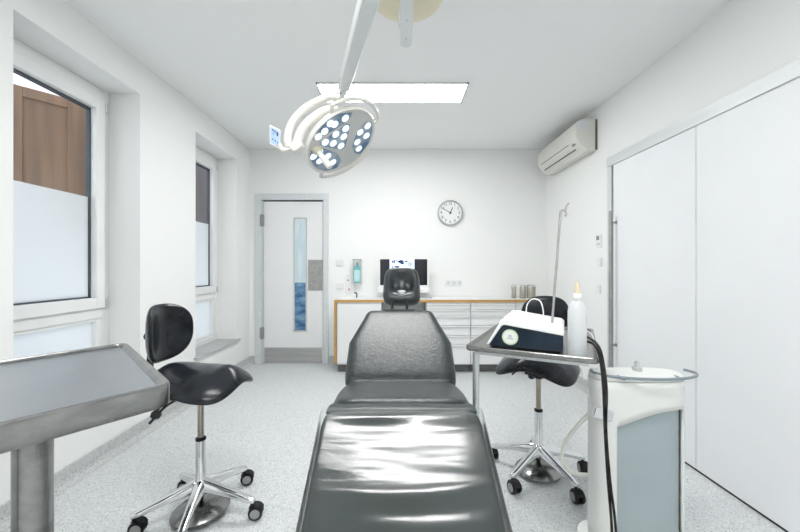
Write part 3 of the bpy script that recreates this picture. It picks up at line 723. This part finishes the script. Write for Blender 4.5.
m.tube([Vector((x, y, .014)) + q @ Vector((.02, -.28, 0)), Vector((x, y, .014)), Vector((x, y, .014)) + q @ Vector((.02, .34, 0))], .013, 10, smooth=False); m.cyl((x, y, .0), (x, y, .06), .02)
m.build('foot_bar', M['alu'], t, smooth=True)

# device on the tray
dv = empty('treatment_device', (0, 0, 0), 0, 'white-topped black desktop device with round green sticker on the steel tray', 'medical device')
o3 = TL0 + e1 * .073 + e2 * .055
dv.location = (o3.x, o3.y, .911); dv.rotation_euler.z = rz + R(2)
Wd, Dd = .255, .30
def wedge(x0, x1, y0, y1, zb, zl, zr, sl_): return [(x0, zb), (x1, zb), (x1, zr), (x0 + sl_, zl)]
TY = Matrix(((1, 0, 0, 0), (0, 0, 1, 0), (0, 1, 0, 0), (0, 0, 0, 1)))
MB().prism([(.004, .006), (Wd - .004, .006), (Wd, .014), (Wd, .060), (.058, .083), (.050, .080), (.004, .018)], 0, Dd, T=TY).build('housing', M['navy'], dv, bevel=.003)
MB().prism([(.012, 0), (Wd - .012, 0), (Wd - .006, .006), (.006, .006)], .01, Dd - .01, T=TY).build('foot_skirt', M['black'], dv)
MB().prism([(-.006, .010), (.004, .010), (.050, .083), (.06, .086), (Wd - .004, .062), (Wd + .003, .062), (Wd + .003, .074), (Wd - .006, .083), (.066, .108), (.048, .106)], -.004, Dd + .003, T=TY).build('top_cover', M['white'], dv, bevel=.003)
Tl = Matrix.Translation((.079, -.0005, .043)) @ RT
MB().lathe([(.0285, 0), (.0285, .0015)], 36, Tl).build('sticker', M['greenring'], dv)
MB().lathe([(.0235, .0015), (.0235, .0022)], 36, Tl).build('sticker_centre', M['sticker'], dv)
m = MB(); m.prism([(-.013, -.007), (.013, -.007), (.009, -.002), (-.009, -.002)], .0022, .0027, T=Tl); m.prism([(-.007, 0), (.007, 0), (.004, .009), (-.004, .009)], .0022, .0027, T=Tl)
m.build('sticker_print', M['greyprint'], dv)
# rod with hook rising from the device
m = MB(); b0 = Vector((Wd - .04, .12, .07)); b1 = b0 + Vector((.030, .05, .445))
m.cyl(b0, b1, .0044, n=10); m.tube([b1 - Vector((0, 0, .002)), b1 + Vector((.006, 0, .004)), b1 + Vector((.018, 0, .0))], .0035, 8)
m.tube([b1 + Vector((.018, 0, .0)), b1 + Vector((.022, 0, .022)), b1 + Vector((.030, 0, .03))], .0035, 8); m.tube([b1 + Vector((.018, 0, .0)), b1 + Vector((.021, 0, -.012)), b1 + Vector((.015, 0, -.02))], .0035, 8)
m.build('holder_rod', M['handle'], dv, smooth=True)
di = (Matrix.Translation(dv.location) @ Matrix.Rotation(dv.rotation_euler.z, 4, 'Z')).inverted()
def DP(x, y, Y): return di @ Vector(((x - 398) / 355.6 * Y, Y, 1.21 - (y - 267) / 355.6 * Y))
m = MB(); m.tube([DP(543.5, 319, 1.50), DP(543, 309, 1.50), DP(540, 301, 1.52), DP(533, 299, 1.54), DP(527.5, 304, 1.56), DP(526, 314, 1.56), DP(526, 322, 1.54)], .0026, 8); m.build('white_lead', M['white'], dv, smooth=True)

# bottle
bp_ = Vector((.602, 1.195))
t = empty('plastic_bottle', (bp_.x, bp_.y, .911), 0, 'milky plastic squeeze bottle with tan nozzle at the right end of the steel tray', 'bottle')
MB().lathe([(.025, 0), (.029, .004), (.029, .150), (.026, .168), (.020, .180), (.012, .186), (.012, .200)], 32).build('bottle_body', M['bottleplastic'], t, smooth=True)
MB().lathe([(.024, .003), (.027, .006), (.027, .036)], 32).build('liquid', M['bottleliquid'], t, smooth=True)
MB().lathe([(.014, .196), (.014, .208), (.010, .210)], 24).build('cap_ring', M['white'], t)
MB().lathe([(.0095, .209), (.0085, .232), (.005, .250)], 20).build('nozzle', M['tan'], t, smooth=True)
m = MB()
for k in range(5):
    for j in range(2):
        a = R(-35 + 14 * j); 
        m.box(-.003, .003, -.0006, .0006, 0, .007, T=Matrix.Translation((.0293 * math.cos(a), .0293 * math.sin(a), .09 + .011 * k)) @ Matrix.Rotation(a + PI / 2, 4, 'Z'))
m.build('bottle_print', M['greyprint'], t)

# ---------------------------------------------------------------- pedestal cart, right
t = empty('device_cart', (.950, 1.425, 0), 0, 'white and grey-blue pedestal cart with oval rail at right', 'cart')
cw, cd = .171, .066
def plan(a, k=1.0, e=3.2):
    c, q = math.cos(a), math.sin(a)
    return (k * cw * math.copysign(abs(c) ** (2 / e), c), k * cd * math.copysign(abs(q) ** (2 / e), q))
NA = 96
ang = [2 * PI * k / NA for k in range(NA)]
def off(a, d_):
    x, y = plan(a); v = Vector((x, y)); n_ = Vector((math.copysign(abs(x / cw) ** 2.2, x) / cw, math.copysign(abs(y / cd) ** 2.2, y) / cd)).normalized(); v = v + n_ * d_
    return v.x, v.y
core = [off(a, -.012) for a in ang]
MB().prism(core, .12, .76).build('front_panel', M['cartblue'], t, smooth=True)
# white shell: full height at sides and back, ends in a rising curve on the front
def front(a):
    x, y = plan(a)
    return y < -.03 and -.104 < x < .156
def zlow(a):
    if front(a):
        u = (plan(a)[0] + .104) / .26; return .60 + .062 * math.sin(min(1, u * 1.12) * PI / 2)
    return .60
def skin(mb, za, zb, use, NZ):
    vs = []; fs = []
    for i in range(NZ + 1):
        for a in ang:
            z = za(a) + (zb - za(a)) * i / NZ; vs.append((*off(a, 0), z))
    for i in range(NZ):
        for k in range(NA):
            k2 = (k + 1) % NA
            if use(ang[k]) and use(ang[k2]): fs.append([i * NA + k, i * NA + k2, (i + 1) * NA + k2, (i + 1) * NA + k])
    mb.add(vs, fs)
mb = MB(); skin(mb, zlow, .767, lambda a: True, 5); skin(mb, lambda a: .13, .60, lambda a: not front(a), 6)
mb.build('shell', M['cartwhite'], t, smooth=True, solid=.012, merge=True)
MB().prism([off(a, .003) for a in ang], .767, .790).build('top_plate', M['cartwhite'], t, smooth=True, bevel=.006)
m = MB(); ring = []
for k in range(49):
    a = R(-200 + 220 * k / 48) ; ring.append((.200 * math.cos(a) + .030, .095 * math.sin(a) - .003, .790))
m.tube(ring, .0055, 10, smooth=False)
for x in (-.1, .12): m.cyl((x, -.05, .788), (x, -.090, .788), .005, n=10)
m.build('rail', M['cartrail'], t, smooth=True)
m = MB(); m.box(.005, .03, .0, .03, .790, .806); m.cyl((.0175, .015, .804), (.0175, .015, .829), .009, n=12); m.build('top_latch', M['alu'], t, bevel=.002)
MB().prism([off(a, .045) for a in ang], .10, .13).prism([off(a, .045) for a in ang], .06, .10, mi=1).build('cart_base', [M['cartwhite'], M['cartrail']], t, smooth=True, bevel=.004)
for x in (-.16, .16):
    for y in (-.08, .08):
        MB().lathe([(.022, -.012), (.03, -.008), (.03, .008), (.022, .012)], 20, Matrix.Translation((x, y, .030)) @ Matrix.Rotation(R(90), 4, 'Y')).build('caster', M['rubber'], t, smooth=True)
m = MB(); m.box(-.022, .050, -.068, -.05, -.02, .02, T=Matrix.Translation((-.176, .0, .650)) @ Matrix.Rotation(R(14), 4, 'Y')); m.build('hose_clamp', M['chrome'], t, bevel=.003)
cart = t

# hose and cables
def cable(name, pts, r, m_, label, cat='cable', group=None):
    o = MB().tube(pts, r, 10).build(name, m_, smooth=True); tag(o, label, cat, group); return o
def P(x, y, Y): return ((x - 398) / 355.6 * Y, Y, 1.21 - (y - 267) / 355.6 * Y)
cable('hose', [P(589, 414, 1.45), P(579, 424, 1.47), P(567, 440, 1.49), P(561.5, 456, 1.5), P(566, 468, 1.5), P(578, 474, 1.5), P(592, 475, 1.5), P(600, 474, 1.56)], .0085, M['hose'], 'pale translucent hose looping from the clamp to the cart side', 'hose')
cable('cable', [P(586, 341, 1.235), P(594, 345, 1.20), P(600, 358, 1.14), P(603.5, 390, 1.12), P(605, 430, 1.12), P(608, 480, 1.14), P(612, 532, 1.16), P(614, 600, 1.2), P(616, 622, 1.22)], .0042, M['rubber'], 'black cable hanging from the steel tray in front of the cart, left of the pair', 'cable', 'black cables')
cable('cable', [P(587, 337, 1.235), P(596, 343, 1.19), P(602, 356, 1.13), P(606.5, 390, 1.11), P(606, 430, 1.11), P(610, 480, 1.13), P(616, 532, 1.15), P(618, 600, 1.19), P(620, 618, 1.21)], .0042, M['rubber'], 'black cable hanging from the steel tray in front of the cart, right of the pair', 'cable', 'black cables')
cable('thin_cable', [P(585, 330, 1.24), P(592, 335, 1.22), P(596, 350, 1.19)], .002, M['white'], 'short thin white cable behind the bottle at the tray end')
cable('thin_tube', [P(581, 368, 1.25), P(583, 380, 1.3), P(588, 392, 1.34), P(590.3, 405, 1.37)], .002, M['hose'], 'thin clear tube hanging below the tray beside the cart', 'tube')

# ---------------------------------------------------------------- surgical lamp
Lx, Ly, Lz = Vector((.79761, 0, .60317)), Vector((.17499, .95699, -.2314)), Vector((-.57723, .29012, .76331))
LS = .84                                        # size of the head against the drawing it is laid out in
LC = Vector((-.292, 1.842, 1.854))
t = empty('surgical_lamp', LC, 0, 'round white surgical lamp with blue-white LED clusters hanging over the couch', 'surgical lamp')
RM = Matrix((Lx, Ly, Lz)).transposed()
t.rotation_euler = RM.to_euler(); t.scale = (LS, LS, LS)
RR = .243
MB().lathe([(RR - .016, -.004), (RR - .004, -.010), (RR + .002, .0), (RR, .018), (RR - .02, .034), (.15, .046), (.02, .052)], 72, cap=False).lathe([(.02, .0515), (.02, .052)], 20).build('lamp_shell', M['lampwhite'], t, smooth=True)
MB().lathe([(RR - .014, -.003), (RR - .014, .004)], 72).build('lamp_face', M['lampface'], t)
sect = [[(-.15, -.15), (-.08, -.185), (0, -.195), (.08, -.175), (.155, -.115), (.12, -.085), (0, -.095), (-.1, -.12)],
        [(-.11, -.075), (.09, -.07), (.11, -.045), (.02, .09), (-.01, .095), (-.1, -.045)],
        [(.13, .045), (.2, .02), (.24, .05), (.235, .13), (.18, .21), (.08, .25), (.05, .2), (.06, .13)],
        [(-.226, -.04), (-.16, -.07), (-.1, -.02), (-.045, .1), (-.05, .18), (-.1, .215), (-.17, .17), (-.22, .08)]]
for pl in sect:
    q = []
    for x, y in roundpoly(pl, .014, 4):
        v = Vector((x - .012, y - .045)); 
        if v.length > .222: v = v.normalized() * .222
        q.append((v.x, v.y))
    MB().prism(q, -.0055, -.002).build('led_window', M['lampglass'], t)
leds = [(-.1, -.15), (-.04, -.132), (.03, -.128), (.10, -.115), (.01, -.17), (-.072, -.055), (.006, -.055), (.075, -.043), (-.035, -.005), (.041, .005), (-.002, .058),
        (.144, .065), (.205, .06), (.172, .13), (.10, .125), (.09, .19), (-.19, -.02), (-.13, -.02), (-.105, .06), (-.165, .05), (-.10, .14)]
for x, y in leds:
    v = Vector((x - .012, y - .045))
    if v.length > .2: v = v.normalized() * .2
    MB().lathe([(.0235, -.005), (.0225, -.009), (.017, -.012), (.001, -.013)], 24, Matrix.Translation((v.x, v.y, 0)), cap=False).build('led_lens', M['led'], t, smooth=True)
def circ(r_, a0, a1, z, k=24): return [(r_ * math.cos(R(a0 + (a1 - a0) * i / k)), r_ * math.sin(R(a0 + (a1 - a0) * i / k)), z) for i in range(k + 1)]
for a0, a1 in ((-82, 14), (58, 148)):
    pts = [(.235 * math.cos(R(a0)), .235 * math.sin(R(a0)), .015)] + circ(.287, a0 + 4, a1 - 4, .015) + [(.235 * math.cos(R(a1)), .235 * math.sin(R(a1)), .015)]
    MB().tube(pts, .0115, 12, smooth=False).build('grab_rail', M['lampwhite'], t, smooth=True)
hb = Vector((-.150, -.092, 0))
MB().lathe([(.030, -.002), (.028, -.02), (.018, -.028)], 28, Matrix.Translation(hb)).build('handle_mount', M['canopy'], t, smooth=True)
MB().lathe([(.016, -.024), (.016, -.06), (.019, -.10), (.019, -.15), (.014, -.158)], 24, Matrix.Translation(hb)).build('sterile_handle', M['lampwhite'], t, smooth=True)
# yoke, hinge block and control panel, in world points turned to lamp space
inv = (Matrix.Translation(LC) @ RM.to_4x4() @ Matrix.Scale(LS, 4)).inverted()
def LP(x, y, Y): return inv @ Vector(P(x, y, Y * LS))
yk = MB(); yk.tube([LP(341, 98, 2.0), LP(330, 97, 2.0), LP(316, 102, 1.99), LP(302, 111, 1.98), LP(291, 125, 1.97), LP(287.5, 139, 1.97), LP(289, 147, 1.98)], .022, 14)
yk.build('outer_yoke', M['lampwhite'], t, smooth=True)
yk = MB(); yk.tube([LP(338, 109, 2.03), LP(325, 111, 2.02), LP(312, 119, 2.01), LP(302, 130, 2.0), LP(297, 143, 2.0)], .026, 14)
yk.tube([LP(338, 96, 2.02), LP(335, 104, 2.03), LP(332, 112, 2.04)], .017, 14)
yk.build('inner_yoke', M['lampwhite'], t, smooth=True)
bc = LP(297, 147, 1.985)
MB().cushion(.036, .03, .06, e=6, p=6, T=Matrix.Translation(bc)).build('hinge_block', M['lampwhite'], t, smooth=True)
pc = LP(275, 136, 1.96); 
yk = MB(); yk.tube([LP(291, 148, 1.98), LP(283, 150, 1.97), LP(279, 144, 1.965)], .013, 10); yk.build('panel_bracket', M['lampwhite'], t, smooth=True)
pq = [LP(270.5, 126.5, 1.93), LP(279.5, 131, 1.95), LP(279.0, 147, 1.97), LP(270.5, 142.5, 1.95)]
nn = (pq[1] - pq[0]).cross(pq[3] - pq[0]).normalized()
if (inv @ Vector((0, 0, 1.21)) - pq[0]).dot(nn) < 0: nn = -nn
def slab(q, a, b, nm, m_, par):
    vs = [p + nn * a for p in q] + [p + nn * b for p in q]
    return MB().add(vs, [[0, 1, 2, 3], [7, 6, 5, 4], [0, 4, 5, 1], [1, 5, 6, 2], [2, 6, 7, 3], [3, 7, 4, 0]]).build(nm, m_, par)
ce = sum(pq, Vector()) / 4
big = [ce + (p - ce) * 1.22 for p in pq]
cp = slab(big, -.012, 0, 'control_panel', M['lampwhite'], t)
slab(pq, -.004, .002, 'panel_face', M['paleblue'], cp)
e_u = pq[1] - pq[0]; e_v = pq[3] - pq[0]
m = MB()
for (u, v, w_, h_) in ((.25, .16, .16, .12), (.5, .18, .16, .12), (.76, .26, .2, .24), (.25, .72, .12, .1), (.55, .74, .12, .1), (.80, .80, .12, .1), (.3, .36, .1, .08)):
    p = pq[0] + e_u * u + e_v * v; q = [p - e_u * w_ / 2 - e_v * h_ / 2, p + e_u * w_ / 2 - e_v * h_ / 2, p + e_u * w_ / 2 + e_v * h_ / 2, p - e_u * w_ / 2 + e_v * h_ / 2]
    vs = [x + nn * .001 for x in q] + [x + nn * .004 for x in q]; m.add(vs, [[0, 1, 2, 3], [7, 6, 5, 4], [0, 4, 5, 1], [1, 5, 6, 2], [2, 6, 7, 3], [3, 7, 4, 0]])
m.build('buttons', M['panelbutton'], cp)
m = MB(); m.lathe([(.009, 0), (.008, .004)], 12, Matrix.Translation(LP(327, 94.5, 1.985))); m.build('orange_dot', M['orangebtn'], t)
m = MB(); p = LP(304.5, 151, 2.02); text_mesh(m, 'ooo', .03, Matrix.Translation((-.205, -.115, -.012)) @ Matrix.Rotation(R(60), 4, 'Z') @ Matrix.Rotation(PI, 4, 'X')) if False else None
# spring arm, joint and ceiling mount (parts of the same lamp)
A = Vector(P(344, 85, 1.68)); B = Vector((.034, .613, 1.966))
def beam(p0, p1, w0, h0, w1, h1, nm, m_, bev=.008):
    d_ = (p1 - p0).normalized(); s_ = d_.cross(Vector((0, 0, 1))).normalized(); u_ = s_.cross(d_)
    vs = []
    for p, w_, h_ in ((p0, w0, h0), (p1, w1, h1)):
        for a, b in ((-1, -1), (1, -1), (1, 1), (-1, 1)): vs.append(inv @ (p + s_ * a * w_ / 2 + u_ * b * h_ / 2))
    return MB().add(vs, [[0, 1, 2, 3], [7, 6, 5, 4], [0, 4, 5, 1], [1, 5, 6, 2], [2, 6, 7, 3], [3, 7, 4, 0]]).build(nm, m_, t, bevel=bev)
beam(A, B, .049, .059, .056, .071, 'spring_arm', M['lamparm'])
m = MB(); m.cyl(LP(345, 82, 2.0), LP(338.5, 101, 2.01), .031, .024, n=24); m.build('arm_joint', M['lamparm'], t, smooth=True)
m = MB(); m.cyl(LP(340.5, 93.5, 1.965), LP(340.5, 93.5, 1.985), .004, n=10); m.build('screw', M['black'], t)
m = MB(); m.cyl(inv @ Vector((.034, .613, 1.915)), inv @ Vector((.034, .613, 2.50)), .045, n=28); m.build('drop_tube', M['lamparm'], t, smooth=True)
beam(Vector((.035, .58, 2.455)), Vector((.043, 1.93, 2.455)), .064, .075, .062, .07, 'extension_arm', M['lamparm'])
m = MB(); m.cyl(inv @ Vector((.043, 1.93, 2.42)), inv @ Vector((.043, 1.93, 2.52)), .037, n=28); m.cyl(inv @ Vector((.043, 1.93, 2.52)), inv @ Vector((.043, 1.93, H - .04)), .047, n=28); m.build('ceiling_tube', M['lamparm'], t, smooth=True)
for Y in (1.74, 1.88): MB().cyl(inv @ Vector((.043, Y, 2.414)), inv @ Vector((.043, Y, 2.4185)), .004, n=10).build('arm_screw', M['greyprint'], t)
m = MB(); T = inv @ Matrix.Translation((.05, 1.90, H)); m.lathe([(.02, -.07), (.12, -.066), (.185, -.045), (.205, -.012), (.205, 0)], 56, T); m.build('ceiling_canopy', M['canopy'], t, smooth=True)
